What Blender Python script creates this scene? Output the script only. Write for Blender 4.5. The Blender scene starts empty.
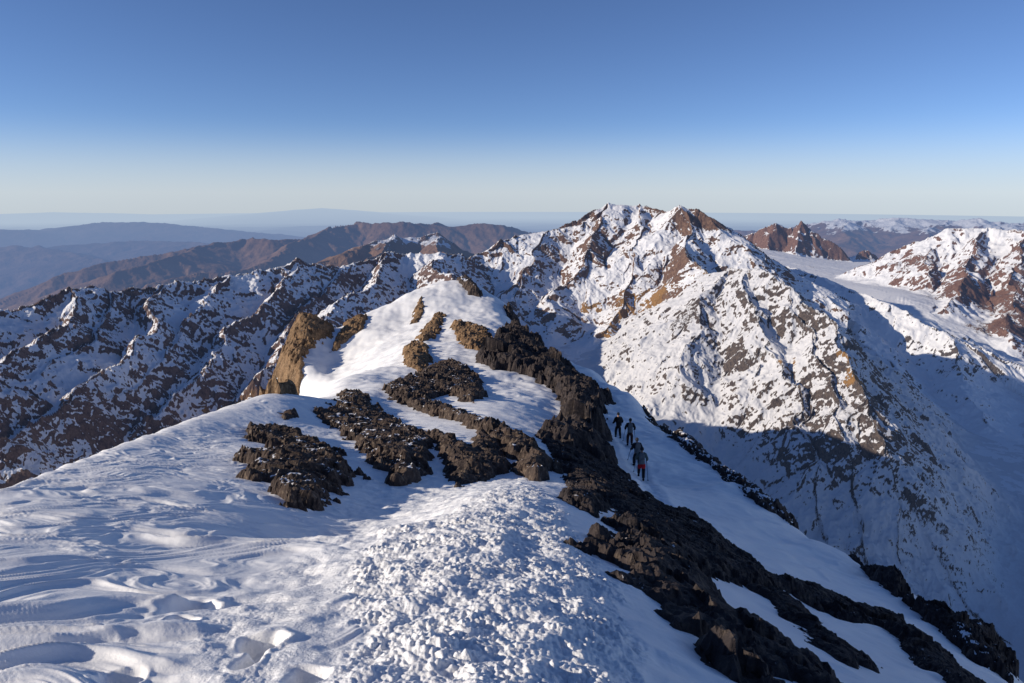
import bpy, math, random, time
import numpy as np
T0 = time.time()
F = np.float32
PITCH = math.radians(12.3)
FPX = 683.0
CP, SP = math.cos(PITCH), math.sin(PITCH)
SUN_AZ = math.radians(-104)      # measured from +Y towards +X
SUN_EL = math.radians(21.5)
col = bpy.context.scene.collection

# ------------------------------------------------------------------ survey helpers
def ray(u, v):
    cx = (u - 512.0) / FPX; cy = (341.5 - v) / FPX
    Y = CP + cy * SP
    return cx / Y, -(-SP + cy * CP) / Y          # x/y and drop/y
def P(u, v, y):
    t, q = ray(u, v)
    return (t * y, y, -q * y)

from concurrent.futures import ThreadPoolExecutor
POOL = ThreadPoolExecutor(4)
def par(f):
    """run a per-point function over row blocks on all cores"""
    def g(x, y, *a, **k):
        if np.ndim(x) < 2 or np.size(x) < 40000: return f(x, y, *a, **k)
        n = x.shape[0]; st = max(1, 24000 // x.shape[1]); sl = [slice(i, min(n, i + st)) for i in range(0, n, st)]
        def cut(v, q): return v[q] if isinstance(v, np.ndarray) and v.shape == x.shape else v
        r = list(POOL.map(lambda q: f(x[q], y[q], *[cut(v, q) for v in a], **k), sl))
        return tuple(np.concatenate(z) for z in zip(*r)) if isinstance(r[0], tuple) else np.concatenate(r)
    return g
# ------------------------------------------------------------------ noise
_rs = np.random.RandomState(7)
PERM = _rs.permutation(2048).astype(np.int32)
RV = [_rs.permutation(2048).astype(F) / F(2048) for _ in range(5)]
GC = np.cos(RV[0] * 2 * math.pi).astype(F); GS = np.sin(RV[0] * 2 * math.pi).astype(F)
def _h(ix, iy, seed):
    return PERM[(PERM[(ix + seed * 37) & 2047] + iy) & 2047]
@par
def perlin(x, y, seed=0):
    xi = np.floor(x); yi = np.floor(y)
    fx = (x - xi).astype(F); fy = (y - yi).astype(F)
    ux = fx * fx * fx * (fx * (fx * 6 - 15) + 10); uy = fy * fy * fy * (fy * (fy * 6 - 15) + 10)
    xi = xi.astype(np.int32) + seed * 37; yi = yi.astype(np.int32)
    p0 = PERM[xi & 2047] + yi; p1 = PERM[(xi + 1) & 2047] + yi
    def g(p, dx, dy):
        a = PERM[p & 2047]; return GC[a] * dx + GS[a] * dy
    a = g(p0, fx, fy); b = g(p1, fx - 1, fy); c = g(p0 + 1, fx, fy - 1); d = g(p1 + 1, fx - 1, fy - 1)
    a = a + (b - a) * ux; c = c + (d - c) * ux
    return (a + (c - a) * uy) * F(1.45)
@par
def fbm(x, y, oct=5, seed=0, gain=.5, lac=2.03):
    s = 0; a = 1.0
    for o in range(oct):
        s = s + a * perlin(x, y, seed + o * 17); x = x * lac + 3.1; y = y * lac - 1.7; a *= gain
    return s
@par
def ridged(x, y, oct=5, seed=0, gain=.5, lac=2.07):
    s = 0; a = 1.0; w = 1.0
    for o in range(oct):
        n = perlin(x, y, seed + o * 13); n = (1.03 - np.sqrt(n * n + F(.0025))) ** 2
        s = s + a * n * w; w = np.clip(n * 1.6, 0, 1); x = x * lac + 5.3; y = y * lac + 2.9; a *= gain
    return s
@par
def blocks(x, y, seed=0, tilt=.9, sharp=1.0):
    """angular boulders: the upper envelope of tilted facets, one per cell"""
    xi = np.floor(x).astype(np.int32); yi = np.floor(y).astype(np.int32)
    out = np.full(np.shape(x), -9, F)
    for i in (-1, 0, 1):
        for j in (-1, 0, 1):
            n = _h(xi + i, yi + j, seed); a, b, c, d, e = (r[n] for r in RV)
            px = (x - (xi + i) - a).astype(F)
            py = (y - (yi + j) - b).astype(F)
            h = c + (d - .5) * tilt * 2 * px + (e - .5) * tilt * 2 * py - sharp * np.maximum(np.abs(px * .9 + py * .4), np.abs(py * .9 - px * .4))
            out = np.maximum(out, h)
    return out
def smooth(a, b, x):
    t = np.clip((x - a) / (b - a), 0, 1); return t * t * (3 - 2 * t)
def smax(a, b, k):
    h = np.clip(.5 + .5 * (a - b) / k, 0, 1); return b + (a - b) * h + k * h * (1 - h)

@par
def gully(x, y, gx, gy, freq, seed):
    m = np.sqrt(gx * gx + gy * gy) + 1e-4
    dx = -gy / m; dy = gx / m
    X = x * freq; Y = y * freq
    xi = np.floor(X).astype(np.int32); yi = np.floor(Y).astype(np.int32)
    C = 0; S = 0; W = 1e-5
    for i in (-1, 0, 1):
        for j in (-1, 0, 1):
            n = _h(xi + i, yi + j, seed); a = RV[1][n]; b = RV[2][n]
            px = (X - (xi + i) - a).astype(F); py = (Y - (yi + j) - b).astype(F)
            w = np.exp(-2.6 * (px * px + py * py)).astype(F)
            ph = (px * dx + py * dy) * F(2 * math.pi) + a * F(6.28)
            C = C + w * np.cos(ph); S = S + w * np.sin(ph); W = W + w
    k = F(2 * math.pi) * freq
    return C / W, -S / W * dx * k, -S / W * dy * k
def erode(x, y, h, gx, gy, freq, amp, oct=5, seed=0, gain=.5):
    """gullies and ribs that follow the fall line, each octave following the one before"""
    gx = gx.astype(F); gy = gy.astype(F)
    for o in range(oct):
        s = np.clip(np.sqrt(gx * gx + gy * gy) * 1.6, 0, 1.25)
        c, a, b = gully(x, y, gx, gy, freq, seed + o * 41)
        c2 = 1 - np.sqrt(np.clip(1 - c, 0, 2) * .5) * 1.4
        h = h + amp * s * c2
        gx = gx + a * amp * s; gy = gy + b * amp * s
        freq *= 2.0; amp *= gain
    return h

# ------------------------------------------------------------------ thin plate spline of drop/y over (x/y, ln y)
class Sheet:
    def __init__(s, pts, lam=1e-4):
        A = []
        for u, v, y in pts:
            t, q = ray(u, v)
            A.append((t * 1.6, math.log(y), q))
        s.fit(A, lam)
    @classmethod
    def raw(c, A, lam=1e-4):
        o = c.__new__(c); o.fit([(a * 1.6, math.log(b), q) for a, b, q in A], lam); return o
    def fit(s, A, lam):
        A = np.array(A, float); n = len(A); s.X = A[:, :2]
        D = np.linalg.norm(s.X[:, None] - s.X[None], axis=2)
        K = np.where(D > 0, D * D * np.log(D + 1e-12), 0) + np.eye(n) * lam
        Pm = np.hstack([np.ones((n, 1)), s.X])
        M = np.block([[K, Pm], [Pm.T, np.zeros((3, 3))]])
        sol = np.linalg.solve(M, np.concatenate([A[:, 2], np.zeros(3)]))
        s.w = sol[:n]; s.a = sol[n:]
    def q(s, t, y):
        X = (t * 1.6).astype(F); Y = np.log(y).astype(F)
        r = (s.a[0] + s.a[1] * X + s.a[2] * Y).astype(F)
        for (px, py), w in zip(s.X, s.w):
            d2 = (X - F(px)) ** 2 + (Y - F(py)) ** 2 + F(1e-12)
            r += F(w * .5) * d2 * np.log(d2)
        return r
    def grid(s, t0, t1, nt, y0, y1, ny):
        s.g = (t0, t1, nt, math.log(y0), math.log(y1), ny)
        T, L = np.meshgrid(np.linspace(t0, t1, nt), np.exp(np.linspace(math.log(y0), math.log(y1), ny)))
        s.G = s.q(T, L)
    def z(s, x, y): return par(s._z)(x, y)
    def _z(s, x, y):
        t0, t1, nt, l0, l1, ny = s.g
        a = np.clip((x / y - t0) / (t1 - t0) * (nt - 1), 0, nt - 1.001); b = np.clip((np.log(y) - l0) / (l1 - l0) * (ny - 1), 0, ny - 1.001)
        i = a.astype(int); j = b.astype(int); fa = a - i; fb = b - j; G = s.G
        return -(G[j, i] * (1 - fa) * (1 - fb) + G[j, i + 1] * fa * (1 - fb) + G[j + 1, i] * (1 - fa) * fb + G[j + 1, i + 1] * fa * fb) * y

# ------------------------------------------------------------------ mesh helpers
def grid_mesh(name, X, Y, Z, mat, attrs=None, keep=None, parent=None, smooth_shade=True):
    ny, nx = X.shape
    me = bpy.data.meshes.new(name)
    co = np.stack([X, Y, Z], -1).reshape(-1, 3).astype(F)
    idx = np.arange(nx * ny).reshape(ny, nx)
    q = np.stack([idx[:-1, :-1], idx[:-1, 1:], idx[1:, 1:], idx[1:, :-1]], -1).reshape(-1, 4)
    if keep is not None:
        k = keep.reshape(-1)[q].any(1); q = q[k]
        used = np.zeros(nx * ny, bool); used[q.reshape(-1)] = True
        remap = np.cumsum(used) - 1; q = remap[q]; co = co[used]
    else: used = slice(None)
    me.vertices.add(len(co)); me.vertices.foreach_set('co', co.reshape(-1))
    me.loops.add(q.size); me.loops.foreach_set('vertex_index', q.reshape(-1).astype(np.int32))
    me.polygons.add(len(q)); me.polygons.foreach_set('loop_start', np.arange(0, q.size, 4, dtype=np.int32))
    me.polygons.foreach_set('use_smooth', np.full(len(q), smooth_shade))
    me.update(calc_edges=True)
    for k, a in (attrs or {}).items():
        at = me.attributes.new(k, 'FLOAT', 'POINT'); at.data.foreach_set('value', a.reshape(-1)[used].astype(F))
    me.materials.append(mat)
    o = bpy.data.objects.new(name, me); col.objects.link(o)
    if parent: o.parent = parent
    return o
def normals(X, Y, Z):
    ax = [np.gradient(a, axis=1) for a in (X, Y, Z)]; ay = [np.gradient(a, axis=0) for a in (X, Y, Z)]
    n = [ax[1] * ay[2] - ax[2] * ay[1], ax[2] * ay[0] - ax[0] * ay[2], ax[0] * ay[1] - ax[1] * ay[0]]
    m = np.sqrt(n[0] ** 2 + n[1] ** 2 + n[2] ** 2) + 1e-12
    s = np.sign(n[2]); return n[0] / m * s, n[1] / m * s, n[2] / m * s

# ------------------------------------------------------------------ materials
class NT:
    def __init__(s, name):
        s.m = bpy.data.materials.new(name); s.m.use_nodes = True; s.t = s.m.node_tree; s.t.nodes.clear()
        s.out = s.n('ShaderNodeOutputMaterial')
    def n(s, typ, **k):
        x = s.t.nodes.new(typ)
        for a, b in k.items(): setattr(x, a, b)
        return x
    def set(s, sock, v):
        if hasattr(v, 'is_output'): s.t.links.new(v, sock)
        elif v is not None: sock.default_value = v
    def math(s, op, a, b=None, c=None, clamp=False):
        x = s.n('ShaderNodeMath', operation=op, use_clamp=clamp)
        for i, v in enumerate((a, b, c)): s.set(x.inputs[i], v)
        return x.outputs[0]
    def ramp(s, v, a, b, lo=0., hi=1.):
        x = s.n('ShaderNodeMapRange', interpolation_type='SMOOTHSTEP')
        s.set(x.inputs['Value'], v)
        for i, w in zip(('From Min', 'From Max', 'To Min', 'To Max'), (a, b, lo, hi)): x.inputs[i].default_value = w
        return x.outputs[0]
    def mix(s, f, a, b):
        x = s.n('ShaderNodeMix', data_type='RGBA'); s.set(x.inputs[0], f); s.set(x.inputs[6], a); s.set(x.inputs[7], b); return x.outputs[2]
    def noise(s, vec, scale, detail=4, rough=.5, dist=0):
        x = s.n('ShaderNodeTexNoise'); s.set(x.inputs['Vector'], vec); x.inputs['Scale'].default_value = scale
        x.inputs['Detail'].default_value = detail; x.inputs['Roughness'].default_value = rough; x.inputs['Distortion'].default_value = dist
        return x.outputs['Fac']
    def attr(s, name): return s.n('ShaderNodeAttribute', attribute_name=name).outputs['Fac']
    def pos(s): return s.n('ShaderNodeNewGeometry').outputs['Position']
    def bump(s, h, dist, strength=1, prev=None):
        x = s.n('ShaderNodeBump'); s.set(x.inputs['Height'], h); x.inputs['Distance'].default_value = dist; x.inputs['Strength'].default_value = strength
        if prev is not None: s.set(x.inputs['Normal'], prev)
        return x.outputs[0]
    def surf(s, color, rough=.8, normal=None, spec=.2):
        x = s.n('ShaderNodeBsdfPrincipled'); s.set(x.inputs['Base Color'], color); s.set(x.inputs['Roughness'], rough)
        x.inputs['Specular IOR Level'].default_value = spec
        if normal is not None: s.set(x.inputs['Normal'], normal)
        return x.outputs[0]
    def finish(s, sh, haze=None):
        """haze: painted into the material as emission, growing with distance from the summit"""
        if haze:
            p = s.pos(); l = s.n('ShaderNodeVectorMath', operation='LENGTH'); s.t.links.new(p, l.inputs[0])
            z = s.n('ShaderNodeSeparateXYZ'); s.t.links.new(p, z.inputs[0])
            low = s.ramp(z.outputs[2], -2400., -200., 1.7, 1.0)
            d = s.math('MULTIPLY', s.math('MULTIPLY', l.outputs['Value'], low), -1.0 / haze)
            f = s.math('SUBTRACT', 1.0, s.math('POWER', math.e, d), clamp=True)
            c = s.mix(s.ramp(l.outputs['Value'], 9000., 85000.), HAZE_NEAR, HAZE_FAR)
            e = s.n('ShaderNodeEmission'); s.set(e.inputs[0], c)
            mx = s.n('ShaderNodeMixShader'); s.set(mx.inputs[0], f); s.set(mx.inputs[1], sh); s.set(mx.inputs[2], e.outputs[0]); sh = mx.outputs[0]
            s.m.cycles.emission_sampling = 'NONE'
        s.t.links.new(sh, s.out.inputs[0]); return s.m
HAZE_NEAR = (.13, .205, .40, 1)  # emission colours painted over far surfaces to imitate haze
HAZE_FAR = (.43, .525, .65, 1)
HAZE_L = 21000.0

def mountain_mat(name, rock_a, rock_b, gold=(.36, .20, .075, 1), scale=1.0, snow=(.80, .81, .84, 1), speck=.8):
    t = NT(name); p = t.pos()
    mp = t.n('ShaderNodeMapping'); t.t.links.new(p, mp.inputs[0]); mp.inputs['Scale'].default_value = (1, .6, .5); mp.inputs['Rotation'].default_value = (.0, .35, .25); p = mp.outputs[0]
    n1 = t.noise(p, .045 / scale, 8, .72); n2 = t.noise(p, .16 / scale, 6, .7); n3 = t.noise(p, .5 / scale, 4, .7)
    r = t.attr('rock')
    k = t.math('ADD', r, t.math('MULTIPLY', t.math('SUBTRACT', n1, .5), 1.0))
    k = t.math('ADD', k, t.math('MULTIPLY', t.math('SUBTRACT', n2, .5), speck))
    k = t.math('ADD', k, t.math('MULTIPLY', t.math('SUBTRACT', n3, .5), speck * .4))
    m = t.ramp(k, .46, .56)
    g = t.ramp(t.math('ADD', t.attr('gold'), t.math('MULTIPLY', t.math('SUBTRACT', n1, .5), .9)), .4, .62)
    rc = t.mix(t.ramp(n2, .38, .62), rock_a, rock_b); rc = t.mix(g, rc, gold)
    rc = t.mix(t.ramp(n3, .3, .7), t.mix(.45, rc, (0, 0, 0, 1)), rc)
    c = t.mix(m, snow, rc)
    hb = t.math('MULTIPLY', t.math('ADD', t.math('MULTIPLY', n2, 1.0), t.math('MULTIPLY', n3, .5)), t.ramp(m, 0, 1, .22, 1.))
    b = t.bump(hb, 5.0 * scale, .8)
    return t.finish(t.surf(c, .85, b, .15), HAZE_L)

# =================================================================== FOREGROUND RIDGE
fg = []
def c(u, *vy):
    for v, y in vy:
        t, q = ray(u, v); fg.append((t, y, q))
def hid(u, v, *yq):
    t, _ = ray(u, v)
    for y, q in yq: fg.append((t, y, q))
c(0, (683, 2.7), (600, 4.1), (550, 5.7), (510, 8.3)); hid(0, 492, (70, 1.0))
c(60, (600, 4.2), (530, 7), (498, 9.6))
c(120, (683, 2.75), (600, 4.3), (540, 7), (490, 11), (468, 13.6)); hid(120, 443, (100, .9))
c(180, (470, 14.5), (445, 19.5))
c(230, (683, 2.8), (600, 4.5), (540, 7.3), (490, 12.5), (450, 19), (428, 24.5)); hid(230, 405, (120, .75))
c(330, (683, 2.7), (600, 4.3), (550, 6.5), (510, 10), (480, 15.5), (450, 23), (420, 32), (398, 42), (385, 50)); hid(330, 384, (60, .305))
c(330, (372, 82), (350, 90), (329, 98)); hid(330, 328, (116, .38), (170, .72))
for u_ in range(-140, 271, 20):                      # the left crest line, evenly surveyed
    v_ = np.interp(u_, [-140, 0, 60, 120, 180, 230, 270], [545, 491, 468, 445, 423, 406, 394]); y_ = math.exp(np.interp(u_, [-140, 0, 60, 120, 180, 230, 270], np.log([7.0, 10.5, 14, 18.5, 25, 31, 36])))
    c(u_, (v_, y_), (v_ + 10, y_ * .86)); hid(u_, v_, (y_ * 1.12, ray(u_, v_)[1] + .03), (y_ * 1.4, ray(u_, v_)[1] + .13), (y_ * 2.2, ray(u_, v_)[1] + .28))
c(300, (380, 80), (350, 88), (319, 96)); hid(300, 317, (112, .42), (150, .75))
c(275, (390, 84), (378, 88)); hid(275, 376, (105, .45), (150, .75))
c(366, (350, 88), (312, 102)); hid(366, 311, (120, .33), (170, .65))
c(400, (683, 2.7), (600, 4.1), (550, 6), (510, 9), (490, 12), (470, 17), (440, 26), (410, 38), (385, 50), (365, 64), (345, 80), (320, 98), (299, 110)); hid(400, 298, (130, .27), (200, .6))
c(470, (683, 2.6), (600, 4), (550, 5.6), (500, 9.5), (481, 13.5), (460, 19.5), (440, 26), (420, 34), (400, 44), (378, 56), (350, 72), (330, 86), (305, 103), (284, 117)); hid(470, 283, (136, .22), (200, .5))
c(510, (683, 2.7), (560, 5.4), (500, 9.8), (470, 18), (440, 29), (420, 36), (400, 45), (375, 60), (350, 75), (325, 95), (308, 108)); hid(510, 308, (130, .28), (190, .55))
c(560, (683, 2.8), (600, 4.2), (540, 6.8), (500, 11), (470, 22), (440, 33), (420, 42), (400, 52), (375, 66), (358, 80)); hid(560, 357, (100, .33), (150, .6))
c(600, (683, 2.9), (600, 4.5), (550, 7), (510, 13), (480, 25), (450, 36), (420, 47), (395, 60), (380, 72)); hid(600, 380, (90, .38), (140, .65))
c(640, (683, 3.1), (600, 5), (550, 9), (510, 19), (475, 35), (450, 41), (430, 48), (412, 56), (403, 62)); hid(640, 402, (82, .46), (130, .75))
c(700, (683, 3.6), (600, 6.5), (560, 12), (520, 24), (490, 34), (465, 41), (447, 48)); hid(700, 446, (60, .49), (100, .82))
c(780, (683, 4.6), (620, 9), (580, 17), (550, 25), (525, 32), (507, 38)); hid(780, 506, (50, .62), (90, 1.0))
c(850, (683, 6), (640, 11), (610, 17), (580, 25), (562, 31)); hid(850, 561, (40, .75), (70, 1.1))
c(920, (683, 8.5), (650, 14), (620, 22), (603, 27)); hid(920, 602, (36, .88), (60, 1.15))
c(1000, (720, 9), (683, 16), (668, 22), (661, 24)); hid(1000, 660, (32, .98), (50, 1.2))
for t, y, q in [(-.8, 1.4, 1.38), (-.3, 1.4, 1.30), (.1, 1.4, 1.28), (.5, 1.4, 1.42), (.9, 1.4, 1.65), (.9, 3, 1.0), (1.1, 6, .98), (1.1, 12, .98), (-1.1, 3, .84), (-1.1, 10, .7), (-1.2, 20, 1.0), (1.2, 24, 1.2), (0, .8, 2.1)]:
    fg.append((t, y, q))
base = Sheet.raw(fg, 3e-4)
smooth_z = None
base.grid(-1.35, 1.35, 541, .7, 400, 900)

@par
def seg_dist(x, y, pts):
    """distance to a polyline and the position along it"""
    best = np.full(np.shape(x), 1e9, F); arc = np.zeros(np.shape(x), F); acc = 0
    for (x0, y0), (x1, y1) in zip(pts[:-1], pts[1:]):
        L = math.hypot(x1 - x0, y1 - y0) + 1e-9
        t = np.clip(((x - x0) * (x1 - x0) + (y - y0) * (y1 - y0)) / L ** 2, 0, 1)
        d = np.hypot(x - x0 - t * (x1 - x0), y - y0 - t * (y1 - y0)); k = d < best
        best = np.where(k, d, best); arc = np.where(k, acc + t * L, arc); acc += L
    return best, arc
@par
def poly_sdf(x, y, pts):
    d, _ = seg_dist(x, y, list(pts) + [pts[0]]); ins = np.zeros(np.shape(x), bool)
    n = len(pts)
    for i in range(n):
        x0, y0 = pts[i]; x1, y1 = pts[(i + 1) % n]
        if y0 == y1: continue
        k = (y0 > y) != (y1 > y)
        ins ^= k & (x < (x1 - x0) * (y - y0) / (y1 - y0) + x0)
    return np.where(ins, d, -d)
_ys = np.exp(np.linspace(math.log(1.2), math.log(170), 900))
def hit(u, v):
    """where the line of sight meets the smooth ridge surface"""
    t, q = ray(u, v)
    g = -base.z(t * _ys, _ys) / _ys - q
    k = np.where(g <= 0)[0]
    lm = np.where((g[1:-1] < g[:-2]) & (g[1:-1] <= g[2:]) & (g[1:-1] < .03))[0]
    i = k[0] if len(k) else (lm[0] + 1 if len(lm) else int(np.argmin(g)))
    if len(lm) and lm[0] + 1 < i: i = lm[0] + 1
    return t * _ys[i], _ys[i]
def outline(px):
    return [hit(u, v) for u, v in px]

TRAMP = outline([(465, 498), (498, 481), (530, 478), (562, 510), (600, 560), (636, 640), (655, 690), (650, 760), (340, 760), (342, 690), (352, 640), (343, 590), (362, 548), (408, 522), (452, 510)])
CHURN = outline([(345, 760), (150, 760), (190, 660), (235, 600), (300, 560), (330, 530), (360, 470), (440, 440), (540, 455), (562, 500), (480, 500), (360, 560)])
MARGIN = outline([(562, 500), (585, 490), (640, 560), (700, 640), (740, 760), (650, 760), (640, 650), (600, 570)])
HOLES = [(hit(190, 606), .17, .12), (hit(178, 622), .12, .11), (hit(262, 645), .13, .12), (hit(250, 662), .10, .11), (hit(118, 676), .10, .07), (hit(300, 676), .11, .09)]
HOLLOW = outline([(345, 515), (385, 488), (430, 471), (475, 458)])
BOOTS = outline([(604, 420), (613, 431), (622, 441), (631, 455), (640, 474), (650, 490), (668, 512)])

def snow_detail(X, Y, Z):
    tramp = np.zeros(np.shape(X), F); side = tramp.copy(); marg = tramp.copy()
    near = Y < 34
    wob = fbm(X * 1.3, Y * 1.3, 4, 5) * np.interp(Y, [2, 6, 20], [.10, .2, .4]).astype(F)
    soft = np.interp(Y, [2, 5, 20], [.07, .12, .3]).astype(F)
    ds = poly_sdf(X, Y, TRAMP); tramp = smooth(-soft, soft, ds + wob)
    ds = poly_sdf(X, Y, CHURN); side = smooth(-soft * 2.5, soft * 2.5, ds + wob * 1.6)
    ds = poly_sdf(X, Y, MARGIN); marg = smooth(-soft * 2.5, soft * 2.5, ds + wob * 1.6)
    side = np.clip(side - tramp, 0, 1); marg = np.clip(marg - tramp, 0, 1)
    hd, _ = seg_dist(X, Y, HOLLOW)
    # wind crust: long curved ridges sweeping up the left slope
    a = math.radians(28)
    wx = X + fbm(X * .35, Y * .35, 3, 21) * 1.1; wy = Y + fbm(X * .35, Y * .35, 3, 22) * 1.1
    U = wx * math.cos(a) + wy * math.sin(a); V = -wx * math.sin(a) + wy * math.cos(a)
    left = smooth(1.5, -1.5, X + .02 * Y)
    calm = 1 - np.clip(tramp + side * .8, 0, 1)
    patch = smooth(-.35, .3, fbm(X * .25, Y * .25, 2, 23))
    r1 = ridged(U * .36, V * 1.25, 3, 31, .45)
    r2 = ridged(U * .9, V * 3.1, 3, 37, .5)
    z = calm * left * (np.interp(Y, [3, 7, 13], [.06, .12, .04]) * patch * (r1 - .9) + .034 * (r2 - .9) * smooth(45, 14, Y) + .011 * smooth(9, 4, Y) * (ridged(U * 2.1, V * 6.5, 3, 38, .5) - .9))
    z = z - .62 * np.exp(-(hd / np.interp(Y, [5, 12, 30], [.8, 1.7, 3.2])) ** 2) * smooth(4, 9, Y)
    z = z + calm * (1 - left) * (.05 * (ridged(U * .2, V * .7, 3, 33) - .9) + .02 * fbm(X, Y, 3, 34))
    # the flank right of the crest: long fluted drifts running down it
    fl = smooth(2, 8, X - .02 * Y)
    z = z + fl * .22 * (ridged((X + .5 * Y) * .06 + 3, (Y - .8 * X) * .22, 4, 35) - .9)
    z = z + .24 * perlin(X * .12, Y * .12, 45) * smooth(5, 30, Y) * smooth(-6, 2, X)
    z = z + smooth(25, 60, Y) * .38 * fbm(X * .16, Y * .16, 4, 51)
    z = z + smooth(20, 50, Y) * .10 * (ridged(X * .25 + Y * .1, Y * .6, 3, 52) - .9)
    # trampled lumps
    l = smooth(26, 9, Y)
    q1 = fbm(X * 2.7, Y * 2.4, 3, 61, .6); q2 = np.abs(perlin(X * 11 + .8 * q1, Y * 9.6 + .8 * q1, 63)); q3 = np.abs(perlin(X * 22, Y * 19, 65)); q5 = perlin(X * 37, Y * 34, 67)
    q4 = smooth(-.5, .6, perlin(X * 1.9, Y * 1.7, 69))
    lump = .050 * q1 + (.028 * q2 + .026 * q3) * (.45 + .9 * q4) + .010 * q5
    z = z + (tramp * (1.1 - .2 * l) + side * .3 * smooth(-.2, .5, fbm(X * .9, Y * .9, 2, 68)) + marg * .12) * lump
    f1 = blocks(X * 2.1, Y * 2.1, 71, .5, 1.0)
    z = z - (side + marg * .6) * .05 * np.clip(.6 - f1, 0, .45) * smooth(3.5, 6, Y) + (side + .5 * marg) * .05 * fbm(X * 1.9, Y * 1.9, 3, 72)
    bt, ba = seg_dist(X, Y, BOOTS); tk = np.exp(-(bt / .42) ** 2)                     # the trodden line the hikers follow
    z = z - tk * (.13 + .10 * perlin(X * 2.6, Y * 2.6, 78) + .05 * perlin(X * 7, Y * 7, 79)) + .05 * np.exp(-((bt - .7) / .25) ** 2)
    for (hx, hy), rr, dep in HOLES:
        d = np.hypot((X - hx) * .95, (Y - hy) * .8) + .05 * perlin(X * 6, Y * 6, 77)
        z = z - dep * smooth(rr, rr * .55, d) + dep * .12 * np.exp(-((d - rr * 1.15) / (rr * .22)) ** 2)
    return z.astype(F), tramp, side

t_snow = NT('wind_packed_snow')
p = t_snow.pos()
ns = t_snow.noise(p, 9, 5, .6); nf = t_snow.noise(p, 70, 4, .65); nl = t_snow.noise(p, .8, 3, .5)
tr = t_snow.attr('tramp')
hh = t_snow.math('ADD', t_snow.math('MULTIPLY', ns, t_snow.ramp(tr, 0, 1, .25, 1.0)), t_snow.math('MULTIPLY', nf, t_snow.ramp(tr, 0, 1, .05, .22)))
bb = t_snow.bump(hh, .035, .9)
sc = t_snow.mix(t_snow.ramp(nl, .35, .65), (.84, .85, .87, 1), (.90, .90, .90, 1))
M_SNOW = t_snow.finish(t_snow.surf(sc, .62, bb, .35))

def rock_mat(name, a, b, lit, snowy=.5):
    t = NT(name); p = t.pos()
    n1 = t.noise(p, .9, 6, .6); n2 = t.noise(p, 6, 6, .65); n3 = t.noise(p, 30, 4, .6)
    c_ = t.mix(t.ramp(n1, .35, .65), a, b); c_ = t.mix(t.ramp(n2, .5, .72), c_, lit)
    c_ = t.mix(t.ramp(n2, .25, .5), t.mix(.6, c_, (0, 0, 0, 1)), c_)
    g = t.attr('snow')
    k = t.ramp(t.math('ADD', g, t.math('MULTIPLY', t.math('SUBTRACT', n2, .5), .9)), .5, .58)
    c_ = t.mix(k, c_, (.82, .83, .86, 1))
    h = t.math('ADD', n2, t.math('MULTIPLY', n3, .35))
    return t.finish(t.surf(c_, .88, t.bump(h, .05, 1.0), .2))
M_DARK = rock_mat('dark_volcanic_rock', (.030, .026, .029, 1), (.055, .043, .041, 1), (.105, .082, .066, 1))
M_BROWN = rock_mat('weathered_brown_rock', (.048, .037, .034, 1), (.092, .067, .055, 1), (.20, .155, .115, 1))
M_GOLD = rock_mat('golden_rock', (.13, .082, .048, 1), (.25, .155, .085, 1), (.38, .27, .16, 1))

NX, NY = 1250, 1500
tx = np.linspace(-1.12, 1.12, NX)
yy = np.exp(np.linspace(math.log(1.15), math.log(330), NY))
TX, YY = np.meshgrid(tx, yy)
XX = TX * YY
ZB = base.z(XX, YY)
dz, tramp, side = snow_detail(XX, YY, ZB)
snow_ground = grid_mesh('snow_ground', XX, YY, ZB + dz, M_SNOW, {'tramp': np.clip(tramp + side * .7, 0, 1)})
snow_ground['kind'] = 'structure'
print('fg', time.time() - T0)

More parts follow.
